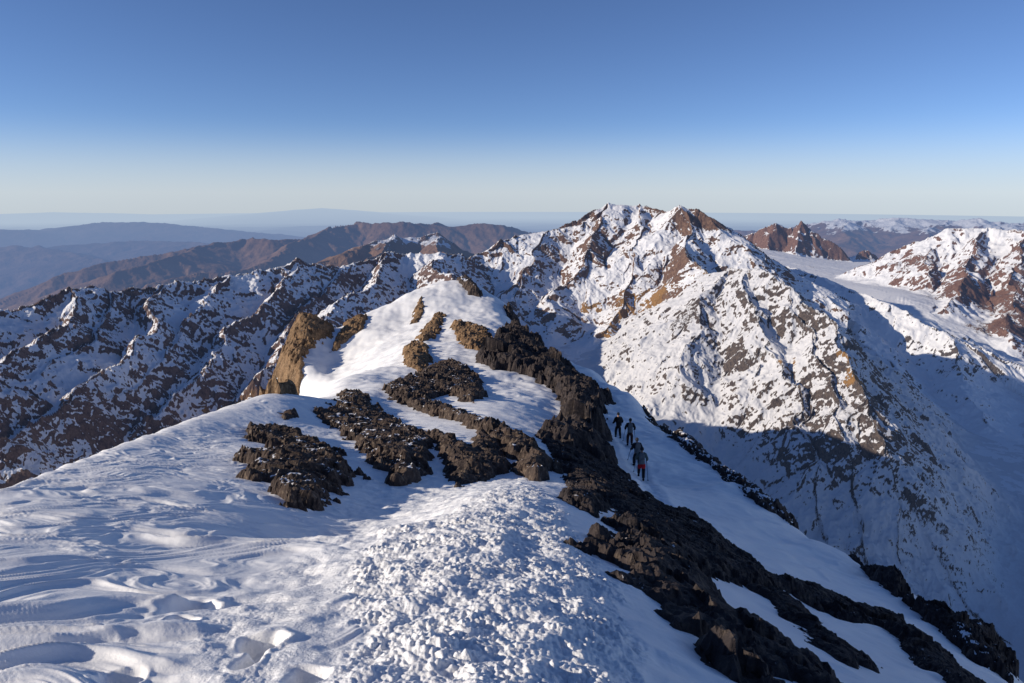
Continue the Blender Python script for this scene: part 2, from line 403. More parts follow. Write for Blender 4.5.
# ------------------------------------------------------------------ rock outcrops breaking through the ridge snow
def outcrop(name, px, mat, label, height=.8, scale=1.0, seed=1, ragged=.5, bulk=.6, snow=.35, res=None, group=None, lean=0.0):
    pts = outline(px)
    xs = [a for a, b in pts]; ys = [b for a, b in pts]
    ym = sum(ys) / len(ys)
    res = res or max(.018, ym * .0019)
    m = scale * ragged + .5
    x0, x1, y0, y1 = min(xs) - m, max(xs) + m, min(ys) - m, max(ys) + m
    nx = int(min(1100, (x1 - x0) / res)) + 2; ny = int(min(1100, (y1 - y0) / (res * 1.3))) + 2
    X, Y = np.meshgrid(np.linspace(x0, x1, nx), np.linspace(y0, y1, ny))
    sd = poly_sdf(X, Y, pts).astype(F)
    s = 1.0 / scale
    e = fbm(X * s * .9, Y * s * .9, 6, seed, .6) * ragged * scale * 1.1
    b_edge = blocks(X * s * 3, Y * s * 3, seed + 77, .8, 1.)
    sd2 = sd + e + .08 * scale + .25 * ragged * scale * (b_edge - .3)
    prof = np.tanh(np.clip(sd2, -5, 50) / (.30 * scale))
    wx = X * s + .18 * fbm(X * s * 1.7, Y * s * 1.7, 3, seed + 50); wy = Y * s + .18 * fbm(X * s * 1.7, Y * s * 1.7, 3, seed + 51)
    b1 = blocks(wx * .9, wy * .9, seed + 3, 1.2, 1.0); b2 = blocks(wx * 2.0, wy * 2.4, seed + 5, 1.4, 1.0); b3 = blocks(wx * 4.6, wy * 5.2, seed + 9, 1.4, 1.0)
    b4 = blocks(wx * 10.5, wy * 11, seed + 19, 1.5, 1.0); b5 = blocks(wx * 23, wy * 24, seed + 29, 1.5, 1.0)
    rel = .46 * b1 + .30 * b2 + .15 * b3 + .07 * b4 + .03 * b5
    # bedding: thin tilted ledges
    q = rel * 5.5 + wx * .8 - wy * .5; st = np.floor(q) + smooth(.0, .35, q - np.floor(q)); rel = .6 * rel + .4 * (st - wx * .8 + wy * .5) / 5.5 
    core = smooth(0, 1.0 * scale, sd2)
    zb = base.z(X, Y)
    dzs, _, _ = snow_detail(X, Y, zb)
    Z = zb + dzs + height * np.where(prof > 0, .05 * prof + .20 * core * bulk + .62 * prof * (rel - .09), prof * .6)
    nxn, nyn, nz = normals(X, Y, Z)
    sn = smooth(.80, .96, nz) * snow * 1.6 + snow * .9 * smooth(-.1, .5, fbm(X * s * .8, Y * s * .8, 4, seed + 40)) - .06 + snow * .3 * smooth(1.2 * scale, 0, sd)
    o = grid_mesh(name, X, Y, Z, mat, {'snow': np.clip(sn, 0, 1)}, keep=sd2 > -.3 * scale, smooth_shade=False)
    o['label'] = label; o['category'] = 'rock'
    if group: o['group'] = group
    return o

outcrop('rock_outcrop', [(250, 430), (276, 429), (302, 440), (331, 453), (352, 471), (328, 484), (309, 492), (289, 495), (281, 482), (252, 478), (248, 460), (276, 458), (277, 447), (259, 443)], M_BROWN,
        'lone brown rock outcrop in wind-packed snow, furthest left on the near slope', .50, .8, 11, .5, snow=.26)
outcrop('rock_outcrop', [(341, 394), (361, 398), (387, 416), (422, 437), (426, 455), (417, 467), (398, 469), (380, 458), (363, 449), (348, 434), (322, 421), (318, 412), (341, 408)], M_BROWN,
        'broad brown outcrop between the lone rock and the long thin rock band', .50, .85, 23, .5, snow=.26)
outcrop('rock_outcrop', [(385, 392), (403, 382), (428, 372), (450, 362), (478, 376), (484, 396), (472, 404), (446, 396), (425, 400), (465, 418), (502, 436), (539, 453), (551, 466), (536, 470), (513, 455), (480, 432), (450, 420), (406, 406)], M_BROWN,
        'dark outcrop trailing off in a long thin rock band down to the trampled snow', .75, 1.0, 31, .42, snow=.24)
outcrop('rock_outcrop', [(428, 432), (450, 440), (470, 447), (480, 435), (498, 444), (508, 457), (476, 461), (457, 466), (443, 452)], M_BROWN,
        'small two-humped brown outcrop just above the shaded hollow by the trampled snow', .5, .9, 43, .30, snow=.15)
outcrop('rock_outcrop', [(281, 414), (288, 412), (297, 415), (294, 419), (284, 420)], M_BROWN, 'tiny dark stone poking out of the snow crest above the lone rock', .4, .5, 47, .3, snow=.1)
# the shaded crag on the right side of the ridge
outcrop('rock_crag', [(503, 303), (515, 316), (530, 334), (549, 356), (567, 368), (586, 383), (604, 398), (599, 416), (607, 444), (612, 456), (600, 462), (575, 456), (545, 442), (560, 425), (568, 410), (555, 392), (530, 378), (500, 372), (478, 362), (498, 345), (522, 336), (512, 322)], M_DARK,
        'large black crag falling from the snow dome down the right side of the ridge', 2.1, 2.2, 53, .36, snow=.16)
outcrop('rock_crag', [(545, 444), (575, 449), (606, 453), (616, 466), (630, 484), (645, 497), (668, 510), (698, 523), (722, 543), (752, 568), (787, 589), (833, 605), (876, 616), (899, 625), (930, 651), (953, 668), (985, 690), (949, 690), (914, 661), (883, 634), (845, 622), (814, 607), (791, 597), (770, 590), (740, 585), (700, 572), (691, 576), (714, 597), (756, 636), (791, 659), (822, 690), (745, 690), (718, 652), (683, 629), (658, 600), (630, 582), (612, 560), (625, 548), (618, 530), (624, 516), (606, 504), (590, 512), (572, 502), (575, 486), (560, 464)], M_DARK,
        'long dark rock band running down the right flank to the lower right corner', .36, .7, 61, .45, snow=.2)
outcrop('rock_outcrop', [(756, 594), (775, 591), (795, 607), (814, 628), (845, 650), (874, 668), (853, 668), (825, 652), (814, 644), (783, 613)], M_DARK,
        'narrow dark rock rib lying in snow between the two long dark bands', .26, .6, 71, .36, snow=.12)
outcrop('rock_outcrop', [(850, 556), (862, 560), (885, 573), (903, 590), (904, 600), (893, 596), (872, 578)], M_DARK, 'dark rocks on the far lip of the right flank, upper of the two', .9, .9, 75, .3, snow=.2)
outcrop('rock_outcrop', [(908, 604), (925, 612), (955, 630), (985, 645), (1003, 664), (1003, 680), (985, 668), (962, 650), (930, 625)], M_DARK, 'dark blocky rocks strung along the lip at the lower right edge', .9, .9, 79, .45, snow=.3)
outcrop('rock_outcrop', [(642, 406), (665, 421), (700, 448), (735, 475), (765, 497), (793, 520), (790, 526), (760, 505), (715, 470), (680, 445), (655, 424)], M_DARK, 'thin broken line of dark rock along the snowy lip behind the hikers', .6, .9, 83, .6, snow=.4)
# golden rocks on the sunlit snow dome
outcrop('sunlit_crag', [(270, 389), (276, 368), (285, 345), (296, 322), (308, 316), (322, 320), (335, 330), (325, 343), (312, 345), (300, 362), (288, 384)], M_GOLD,
        'tall golden brown crag at the left foot of the sunlit snow dome', 1.3, 1.2, 91, .6, snow=.22)
outcrop('sunlit_crag', [(331, 353), (340, 335), (346, 316), (357, 310), (366, 316), (362, 330), (350, 340), (338, 352)], M_GOLD, 'slim golden rock fin standing in the middle of the sunlit snow slope', .8, .9, 95, .45, snow=.2)
outcrop('sunlit_crag', [(411, 325), (414, 312), (421, 302), (424, 309), (418, 322)], M_GOLD, 'small sliver of golden rock high on the snow dome', .5, .8, 97, .4, snow=.1)
outcrop('sunlit_crag', [(417, 339), (428, 326), (436, 315), (443, 316), (441, 328), (432, 340), (422, 343)], M_GOLD, 'ragged golden rock below the small sliver on the snow dome', .75, 1.0, 99, .5, snow=.15)
outcrop('sunlit_crag', [(453, 327), (468, 325), (485, 328), (490, 340), (478, 352), (466, 347), (456, 336)], M_GOLD, 'golden boulder lit by the sun beside the shaded black crag', .85, 1.0, 101, .5, snow=.2)
outcrop('sunlit_crag', [(405, 352), (415, 344), (425, 350), (430, 362), (420, 372), (408, 368)], M_GOLD, 'knobbly golden rock at the near edge of the snow dome', .8, .9, 103, .5, snow=.2)
outcrop('rock_crag', [(458, 277), (470, 279), (477, 288), (480, 296), (470, 295), (462, 286)], M_BROWN, 'dark rock crowning the very top of the snow dome', 1.6, 1.8, 107, .3, snow=.3)
print('outcrops', time.time() - T0)

# =================================================================== MOUNTAINS
def ridge_pts(l): return [P(*a) for a in l]
@par
def cone(X, Y, pts, s_front, s_back=None, conc=0.0):
    """height field falling away from a crest line"""
    best = np.full(np.shape(X), -1e9, F)
    for (x0, y0, z0), (x1, y1, z1) in zip(pts[:-1], pts[1:]):
        L2 = (x1 - x0) ** 2 + (y1 - y0) ** 2 + 1e-9
        t = np.clip(((X - x0) * (x1 - x0) + (Y - y0) * (y1 - y0)) / L2, 0, 1)
        dx = X - x0 - t * (x1 - x0); dy = Y - y0 - t * (y1 - y0); d = np.sqrt(dx * dx + dy * dy)
        sgn = (X - x0) * (y1 - y0) - (Y - y0) * (x1 - x0)       # right of the crest direction positive
        s = np.where(sgn > 0, s_front, s_back if s_back else s_front)
        h = z0 + t * (z1 - z0) - s * d / (1 + d * conc)
        best = np.maximum(best, h.astype(F))
    return best

def massif(name, ridges, mat, t0, t1, y0, y1, nx, ny, floor=None, er=(1 / 260., 34, 6), warp=30, rock=(.62, .80), gold=(), rockb=(), seed=0, rough=5.0, bias=0.0, low_snow=None, smk=14, curve=False, fend=1650., lowz=None, rib=.30):
    TX, YY = np.meshgrid(np.linspace(t0, t1, nx), np.exp(np.linspace(math.log(y0), math.log(y1), ny)))
    X = TX * YY; Y = YY
    R = [(ridge_pts(r[0]),) + tuple(r[1:]) for r in ridges]
    wl = max(warp * 6, 1)
    def macro(x, y):
        xw = x + fbm(x / wl, y / wl, 3, seed + 1) * warp; yw = y + fbm(x / wl, y / wl, 3, seed + 2) * warp
        h = np.full(np.shape(x), -1e5, F)
        for r in R: h = smax(cone(xw, yw, *r), h, smk)
        if floor is not None: h = smax(h, floor.z(x, y) - np.maximum(0, y - fend) * .6, smk * 2)
        return h
    h = macro(X, Y); a, b, cz = normals(X, Y, h); gx = -a / np.maximum(cz, .05); gy = -b / np.maximum(cz, .05)
    Z = erode(X, Y, h, gx, gy, er[0], er[1], er[2], seed + 5)
    d_ = Z - h; Z = h + np.where(d_ > 0, er[1] * .6 * np.tanh(d_ / (er[1] * .6)), d_)      # no needles on the crests
    slope = np.clip(np.hypot(gx, gy) * 1.5, 0.05, 1)
    f0 = er[0] * 6
    Z = Z + rough * slope * (ridged(X * f0, Y * f0, 5, seed + 9, .55) - 1)
    if curve: Z = Z - (X * X + Y * Y) / (2 * 6371000.0)
    _, _, nz = normals(X, Y, Z)
    rk = 1.15 * smooth(rock[1], rock[0], nz) - .18 + rib * np.clip((Z - h) / er[1], -1, 1) + bias + (0 if lowz is None else -.5 * smooth(lowz + 55, lowz, Z))
    rk = rk + .35 * fbm(X * er[0] * 1.3, Y * er[0] * 1.3, 3, seed + 13)
    for (u, v, yb, r, k) in rockb:
        px, py, _ = P(u, v, yb); rk = rk + k * np.exp(-((X - px) ** 2 + (Y - py) ** 2) / r ** 2)
    g = np.zeros_like(rk)
    for (u, v, yb, r) in gold:
        px, py, _ = P(u, v, yb); g = g + np.exp(-((X - px) ** 2 + (Y - py) ** 2) / r ** 2)
    o = grid_mesh(name, X, Y, Z, mat, {'rock': np.clip(rk, -1, 2), 'gold': np.clip(g, 0, 1)})
    o['kind'] = 'structure'
    print(name, round(time.time() - T0, 1))
    return o

M_LEFT = mountain_mat('purple_brown_mountain', (.13, .083, .075, 1), (.24, .155, .12, 1), speck=1.5, scale=.75)
M_MID = mountain_mat('red_brown_mountain', (.14, .08, .058, 1), (.25, .155, .105, 1), speck=1.0, scale=.85)
M_GREY = mountain_mat('grey_spur_rock', (.07, .06, .062, 1), (.15, .12, .105, 1), speck=1.35, scale=.68)
M_RED = mountain_mat('red_rock_mountain', (.17, .088, .062, 1), (.27, .155, .11, 1), speck=1.3)

massif('rocky_mountain_range', [
    ([(-90, 335, 800), (0, 315, 950), (40, 300, 1020), (75, 290, 1080), (90, 288, 1100), (130, 291, 1160), (180, 284, 1230), (235, 279, 1310), (262, 273, 1360), (300, 262, 1450), (335, 268, 1520), (365, 262, 1600), (400, 253, 1650), (440, 254, 1680), (465, 263, 1720), (500, 275, 1750)], .78, .75),
    ([(300, 262, 1450), (262, 300, 1240), (215, 350, 1020), (150, 420, 800)], .8),
    ([(400, 253, 1650), (370, 285, 1400), (330, 320, 1150), (290, 380, 900), (240, 430, 750)], .85),
    ([(180, 284, 1230), (140, 330, 1000), (70, 390, 800), (10, 450, 640)], .8),
    ([(75, 290, 1080), (35, 340, 880), (-30, 400, 700)], .8),
    ([(235, 279, 1310), (205, 305, 1180), (165, 345, 1000), (110, 400, 830)], .85),
    ([(130, 291, 1160), (95, 325, 1000), (45, 375, 820)], .85),
    ([(345, 268, 1540), (315, 300, 1330), (280, 345, 1080), (250, 385, 920)], .85),
    ([(440, 254, 1680), (445, 290, 1350), (440, 330, 1100)], .8),
], M_LEFT, -1.0, .05, 420, 2100, 1000, 1000, er=(1 / 150., 13, 5), rock=(.56, .78), seed=100, rough=4, bias=.04, warp=35,
    gold=[(225, 395, 850, 60), (255, 400, 820, 50)])

floorB = Sheet([(560, 335, 1550), (600, 345, 1430), (640, 378, 1230), (600, 400, 1150), (700, 440, 1000), (760, 480, 900), (830, 520, 830), (900, 560, 780), (1000, 590, 740), (1000, 480, 1000), (900, 480, 960),
                (850, 600, 700), (700, 560, 750), (600, 470, 900), (500, 400, 1100), (1150, 560, 760), (1000, 680, 600), (800, 680, 600), (500, 320, 1600), (700, 330, 1500), (1000, 420, 1300), (900, 380, 1500), (600, 600, 600)], 1e-3)
floorB.grid(-.5, 1.3, 300, 400, 4000, 300)
massif('snowy_mountain', [
    ([(440, 268, 1650), (465, 262, 1750), (500, 241, 1850), (545, 232, 1950), (580, 219, 2000), (608, 206, 2050), (640, 205, 2050), (660, 213, 2000), (685, 208, 1900), (700, 212, 1880), (715, 228, 1850), (724, 250, 1830), (740, 262, 1900)], .58, .8),
    ([(608, 206, 2050), (590, 250, 1800), (560, 300, 1600)], .62),
    ([(640, 205, 2050), (640, 250, 1780), (625, 300, 1580), (600, 335, 1450)], .62),
    ([(685, 208, 1900), (688, 235, 1750), (692, 260, 1600), (700, 275, 1480)], .9),
    ([(545, 232, 1950), (520, 275, 1700), (505, 300, 1600)], .62),
], M_MID, -.15, .50, 1050, 2500, 900, 900, floor=floorB, er=(1 / 210., 15, 5), rock=(.60, .80), seed=200, rough=3, warp=28, bias=.13,
    gold=[(640, 305, 1560, 70), (620, 330, 1470, 50), (700, 280, 1500, 40), (590, 300, 1600, 30)],
    rockb=[(615, 212, 2030, 60, -.6), (665, 222, 1950, 60, -.5), (715, 240, 1850, 45, .8), (695, 225, 1850, 40, .5), (560, 235, 1950, 60, .4), (640, 310, 1540, 70, .5), (600, 225, 2000, 50, .3)])
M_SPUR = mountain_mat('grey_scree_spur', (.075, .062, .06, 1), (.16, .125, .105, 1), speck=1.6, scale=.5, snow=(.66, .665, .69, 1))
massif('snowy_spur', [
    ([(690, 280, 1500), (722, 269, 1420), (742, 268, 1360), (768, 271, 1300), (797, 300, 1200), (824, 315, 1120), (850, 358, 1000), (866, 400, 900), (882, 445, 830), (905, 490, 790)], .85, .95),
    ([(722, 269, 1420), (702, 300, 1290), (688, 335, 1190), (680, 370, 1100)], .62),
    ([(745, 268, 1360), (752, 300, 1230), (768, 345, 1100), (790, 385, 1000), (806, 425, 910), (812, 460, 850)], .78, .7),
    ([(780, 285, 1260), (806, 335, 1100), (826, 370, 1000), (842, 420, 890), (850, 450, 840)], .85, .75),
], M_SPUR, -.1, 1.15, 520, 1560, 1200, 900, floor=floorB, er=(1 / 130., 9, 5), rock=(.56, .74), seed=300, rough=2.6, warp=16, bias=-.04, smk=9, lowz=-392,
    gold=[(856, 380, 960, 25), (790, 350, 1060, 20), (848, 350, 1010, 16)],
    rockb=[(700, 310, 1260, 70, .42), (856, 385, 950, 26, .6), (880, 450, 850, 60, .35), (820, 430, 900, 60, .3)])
massif('snowy_shoulder', [
    ([(770, 262, 2350), (800, 270, 2100), (838, 286, 1900), (888, 303, 1750), (944, 333, 1600), (1017, 368, 1500), (1120, 410, 1400), (1250, 440, 1300)], .60, .45),
    ([(838, 286, 1900), (860, 330, 1600), (900, 380, 1350)], .6),
    ([(944, 333, 1600), (960, 380, 1400), (990, 430, 1200)], .6),
    ([(1060, 385, 1450), (1060, 430, 1250), (1070, 480, 1080)], .7),
], M_GREY, .28, 1.3, 900, 2600, 900, 800, floor=floorB, er=(1 / 170., 10, 5), rock=(.60, .78), seed=400, rough=3, warp=22, bias=-.08, smk=12, lowz=-425,
    gold=[(815, 300, 1900, 50)], rockb=[(815, 300, 1900, 60, .5), (990, 430, 1250, 90, .3), (930, 400, 1350, 70, .2)])
floorE = Sheet([(725, 262, 3100), (760, 272, 2950), (850, 285, 2550), (900, 300, 2120), (850, 264, 3800), (900, 270, 3700), (880, 318, 1950), (940, 345, 1760), (1024, 380, 1630), (950, 322, 1950), (1000, 340, 1850), (950, 300, 2250), (1024, 356, 1750), (1024, 320, 2150), (1100, 400, 1650), (1100, 415, 1560), (740, 250, 3780), (700, 260, 3500), (730, 242, 4200), (800, 255, 4200), (890, 262, 4270), (800, 262, 4760), (1000, 330, 3200)], 1e-3)
floorE.grid(.1, 1.3, 200, 1400, 6500, 200)
massif('red_rock_mountain', [
    ([(728, 246, 4270), (742, 236, 4200), (755, 232, 4200), (775, 224, 4130), (790, 229, 4130), (800, 222, 4088), (812, 230, 4060), (830, 241, 4032), (842, 249, 3990), (850, 262, 3920)], 1.15, 1.0),
    ([(775, 224, 4130), (770, 245, 3990)], 1.3),
    ([(800, 222, 4088), (795, 250, 3892)], 1.2),
    ([(848, 258, 4060), (866, 250, 4130), (875, 254, 4130), (884, 263, 4130), (906, 262, 4130)], .9),
    ([(906, 262, 3000), (915, 248, 2900), (930, 238, 2820), (950, 228, 2750), (985, 228, 2700), (1024, 232, 2600), (1120, 240, 2480), (1250, 250, 2380)], .58, .6),
    ([(930, 238, 2820), (925, 262, 2550), (932, 285, 2330)], .75),
    ([(985, 228, 2700), (970, 265, 2400), (952, 312, 1990)], .72),
    ([(1024, 232, 2600), (1012, 285, 2200), (1005, 340, 1790)], .72),
    ([(1090, 238, 2520), (1085, 300, 2080), (1070, 362, 1680)], .72),
], M_RED, .22, 1.25, 1600, 5200, 1000, 850, floor=floorE, er=(1 / 320., 19, 6), rock=(.60, .78), seed=500, rough=5, warp=26, bias=.2, smk=12, fend=9000.,
    gold=[(1010, 330, 2912, 60)], rockb=[(770, 235, 4060, 130, .22), (815, 245, 3990, 120, .22), (866, 255, 4088, 40, .6), (920, 258, 2600, 100, .45), (965, 285, 2200, 120, .45), (1010, 290, 2150, 130, .5), (1005, 325, 1900, 90, .5), (1040, 320, 1950, 120, .4), (1000, 231, 2650, 90, -.8), (960, 240, 2640, 60, -.5)])
# unseen ridge added behind the dome, shaped to cast shade over the valley
massif('hidden_shade_ridge', [
    ([(465, 330, 290), (458, 350, 400), (450, 330, 520), (448, 308, 640), (448, 300, 760), (450, 325, 850), (440, 390, 930)], .9, .62),
], M_GREY, -.7, .8, 200, 1300, 700, 500, er=(1 / 130., 8, 5), rock=(.58, .76), seed=600, rough=3, warp=10, smk=6, bias=-.15)

# ------------------------------------------------------------------ far country
def far_mat(name, a, b, snow_line=None, scale=1.0):
    t = NT(name); p = t.pos(); n1 = t.noise(p, .0012 / scale, 8, .65); n2 = t.noise(p, .006 / scale, 6, .65)
    c_ = t.mix(t.ramp(n1, .35, .65), a, b); c_ = t.mix(t.ramp(n2, .3, .7), t.mix(.4, c_, (0, 0, 0, 1)), c_)
    k = t.ramp(t.math('ADD', t.attr('rock'), t.math('MULTIPLY', t.math('SUBTRACT', n2, .5), 1.2)), .45, .55)
    c_ = t.mix(k, (.8, .82, .86, 1), c_) if snow_line else c_
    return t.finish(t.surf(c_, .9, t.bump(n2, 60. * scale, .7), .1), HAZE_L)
def far_range(name, ridges, mat, t0, t1, y0, y1, nx=500, ny=260, seed=0, er=(1 / 2200., 190, 5), rough=60, warp=250, snow_z=None, zmin=-3000):
    TX, YY = np.meshgrid(np.linspace(t0, t1, nx), np.exp(np.linspace(math.log(y0), math.log(y1), ny)))
    X = TX * YY; Y = YY
    def P2(u, v, y):
        x, y, z = P(u, v, y); return (x, y, z + (x * x + y * y) / 12742000.0)
    R = [([P2(*a) for a in r[0]],) + tuple(r[1:]) for r in ridges]
    wl = warp * 6
    def macro(x, y):
        xw = x + fbm(x / wl, y / wl, 3, seed + 1) * warp; yw = y + fbm(x / wl, y / wl, 3, seed + 2) * warp
        h = np.full(np.shape(x), float(zmin), F)
        for r in R: h = smax(cone(xw, yw, *r), h, 60)
        return h
    h = macro(X, Y); a, b, cz = normals(X, Y, h); gx = -a / np.maximum(cz, .05); gy = -b / np.maximum(cz, .05)
    Z = erode(X, Y, h, gx, gy, er[0], er[1], er[2], seed + 5)
    d_ = Z - h; Z = h + np.where(d_ > 0, er[1] * .6 * np.tanh(d_ / (er[1] * .6)), d_)      # no needles on the crests
    Z = Z + rough * np.clip(np.hypot(gx, gy) * 2, .15, 1) * (ridged(X * er[0] * 5, Y * er[0] * 5, 4, seed + 9) - 1)
    if snow_z is not None:
        _, _, nz = normals(X, Y, Z)
        rk = smooth(snow_z + 180, snow_z - 180, Z) + smooth(.9, .7, nz) * .5 + .3 * fbm(X / 900, Y / 900, 3, seed + 3)
    else: rk = np.ones_like(Z)
    Z = Z - (X * X + Y * Y) / 12742000.0
    o = grid_mesh(name, X, Y, Z, mat, {'rock': rk}); o['kind'] = 'structure'
    print(name, round(time.time() - T0, 1)); return o
M_FB = far_mat('brown_hills', (.16, .09, .055, 1), (.26, .155, .09, 1), True)
M_FP = far_mat('dry_plain', (.12, .08, .07, 1), (.24, .15, .10, 1), None, 3)
# plain
TX, YY = np.meshgrid(np.linspace(-1.6, 1.6, 500), np.exp(np.linspace(math.log(2500), math.log(330000), 500)))
X = TX * YY; Y = YY
Z = -2350 + 260 * ridged(X / 7000, Y / 7000, 6, 900, .5) * smooth(80000, 20000, Y) - (X * X + Y * Y) / 12742000.0
o = grid_mesh('plain', X, Y, Z, M_FP, {'rock': np.ones_like(Z)}); o['kind'] = 'structure'
far_range('brown_mountains', [
    ([(60, 275, 9000), (120, 262, 9500), (190, 250, 10000), (245, 240, 10500), (270, 238, 10500), (300, 240, 10500), (330, 229, 11000), (360, 224, 11500), (385, 222, 11500), (430, 224, 11800), (455, 227, 12000), (480, 223, 12000), (500, 225, 12000), (520, 231, 12500), (600, 240, 13000), (700, 245, 13000)], .42, .4),
    ([(330, 229, 11000), (260, 262, 8500), (180, 280, 7500)], .45),
    ([(245, 240, 10500), (170, 258, 8800), (100, 272, 8000)], .42),
], M_FB, -.8, .5, 4800, 16000, 900, 420, seed=700, er=(1 / 1300., 75, 6), rough=22, snow_z=-400, zmin=-2300)
far_range('brown_foothills', [
    ([(280, 285, 4600), (320, 268, 5000), (350, 250, 5400), (365, 243, 5600), (385, 238, 5800), (410, 240, 5900), (435, 236, 6000), (460, 246, 6000), (500, 262, 5800)], .5, .5),
    ([(385, 238, 5800), (372, 262, 4900), (350, 280, 4200)], .6),
    ([(435, 236, 6000), (440, 262, 5000)], .6),
], M_FB, -.5, .2, 3300, 8000, 700, 420, seed=750, er=(1 / 800., 45, 6), rough=15, warp=110, snow_z=-400, zmin=-1700)
far_range('hazy_hills', [
    ([(-120, 240, 24000), (0, 229, 25000), (40, 232, 26000), (100, 222, 28000), (160, 223, 28000), (230, 229, 28000), (280, 237, 28000), (330, 240, 27000)], .16, .16),
    ([(-60, 255, 17000), (10, 246, 17500), (70, 252, 17000), (120, 262, 16000)], .2, .2),
    ([(60, 246, 19000), (130, 241, 20000), (200, 243, 19500), (260, 250, 18000)], .2, .2),
], M_FP, -1.1, .4, 13000, 36000, 700, 300, seed=800, er=(1 / 3000., 170, 6), rough=80, warp=500, zmin=-2700)
far_range('distant_hills', [
    ([(-100, 217, 70000), (0, 214, 80000), (60, 212, 85000), (140, 214, 85000), (200, 216, 80000), (290, 213, 75000), (320, 208, 72000), (345, 211, 72000), (400, 215, 75000), (480, 213, 85000), (560, 214, 90000)], .08, .08),
    ([(200, 232, 45000), (300, 226, 45000), (400, 224, 48000), (470, 226, 48000)], .1, .1),
], M_FP, -1.1, .4, 38000, 110000, 700, 260, seed=820, er=(1 / 9000., 100, 5), rough=40, warp=1200, zmin=-2800)
far_range('distant_snowy_range', [
    ([(700, 232, 17000), (730, 230, 17000), (770, 232, 16500), (810, 224, 16000), (840, 220, 16000), (870, 221, 16000), (900, 218, 15500), (940, 221, 15500), (975, 219, 15000), (1010, 223, 15000), (1060, 220, 15000), (1150, 222, 15000), (1300, 220, 15000)], .36, .36),
    ([(840, 220, 16000), (850, 240, 13000)], .36),
    ([(940, 221, 15500), (920, 245, 12500)], .36),
    ([(1010, 223, 15000), (1020, 245, 12500)], .36),
], M_FB, .15, 1.5, 9000, 21000, 800, 360, seed=850, er=(1 / 1700., 110, 6), rough=40, snow_z=-745, zmin=-2200)
print('far', time.time() - T0)

# =================================================================== HIKERS
def flat(name, color, rough=.8, nsc=60):
    t = NT(name); n = t.noise(t.pos(), nsc, 3, .6); a = tuple(c_ * .8 for c_ in color[:3]) + (1,)
    return t.finish(t.surf(t.mix(n, a, color), rough, t.bump(n, .006), .25))
C_BLACK = flat('black_shell_fabric', (.012, .013, .018, 1)); C_DARK = flat('charcoal_fabric', (.03, .03, .036, 1)); C_GREY = flat('grey_pack_fabric', (.17, .18, .19, 1))
C_SAGE = flat('grey_green_fabric', (.13, .16, .15, 1)); C_RED = flat('red_fabric', (.62, .02, .03, 1)); C_MAROON = flat('maroon_fabric', (.045, .018, .022, 1))
C_SKIN = flat('skin', (.42, .25, .18, 1), .55); C_HAIR = flat('dark_hair', (.02, .014, .01, 1)); C_METAL = flat('pole_metal', (.10, .10, .11, 1), .4)
def skin(name, chains, mat, parent, sub=1):
    """one continuous skinned surface grown over joint chains: [(point, radius), ...] sharing points by position"""
    V = []; R = []; E = []; ix = {}
    def vi(p, r):
        k = tuple(round(c_, 4) for c_ in p)
        if k not in ix: ix[k] = len(V); V.append(p); R.append(r)
        return ix[k]
    for ch in chains:
        for a, b in zip(ch[:-1], ch[1:]): E.append((vi(*a), vi(*b)))
    me = bpy.data.meshes.new(name); me.from_pydata(V, E, []); o = bpy.data.objects.new(name, me); col.objects.link(o)
    m = o.modifiers.new('skin', 'SKIN'); m.use_smooth_shade = True
    for i, r in enumerate(R):
        r = r if isinstance(r, tuple) else (r, r); me.skin_vertices[0].data[i].radius = r
        me.skin_vertices[0].data[i].use_root = (i == 0)
    ss = o.modifiers.new('sub', 'SUBSURF'); ss.levels = ss.render_levels = sub
    dg = bpy.context.evaluated_depsgraph_get(); nm = bpy.data.meshes.new_from_object(o.evaluated_get(dg)); o.modifiers.clear(); o.data = nm; nm.name = name
    nm.materials.clear(); nm.materials.append(mat)
    for p_ in nm.polygons: p_.use_smooth = True
    o.parent = parent; return o
import bmesh
def solid(name, parts, mat, parent, bevel=.03):
    """rounded boxes and ellipsoids joined into one mesh"""
    bm = bmesh.new()
    for kind, c0, sz in parts:
        if kind == 'box':
            r = bmesh.ops.create_cube(bm, size=1); vs = r['verts']
            for v in vs:
                v.co.x *= sz[0] * (.86 if v.co.z > 0 else 1); v.co.y *= sz[1] * (.8 if v.co.z > 0 else 1); v.co.z *= sz[2]
            bmesh.ops.translate(bm, verts=vs, vec=c0)
            bmesh.ops.bevel(bm, geom=list({e for v in vs for e in v.link_edges}), offset=bevel, segments=3, affect='EDGES', profile=.6)
        else:
            vs = bmesh.ops.create_uvsphere(bm, u_segments=20, v_segments=14, radius=1)['verts']
            for v in vs: v.co.x *= sz[0]; v.co.y *= sz[1]; v.co.z *= sz[2]
            bmesh.ops.translate(bm, verts=vs, vec=c0)
    me = bpy.data.meshes.new(name); bm.to_mesh(me); bm.free(); me.materials.append(mat)
    for p_ in me.polygons: p_.use_smooth = True
    o = bpy.data.objects.new(name, me); col.objects.link(o); o.parent = parent; return o
def ground(x, y):
    X = np.array([[x, x], [x, x]], F); Y = np.array([[y, y], [y, y]], F); zb = base.z(X, Y); return float((zb + snow_detail(X, Y, zb)[0])[0, 0])
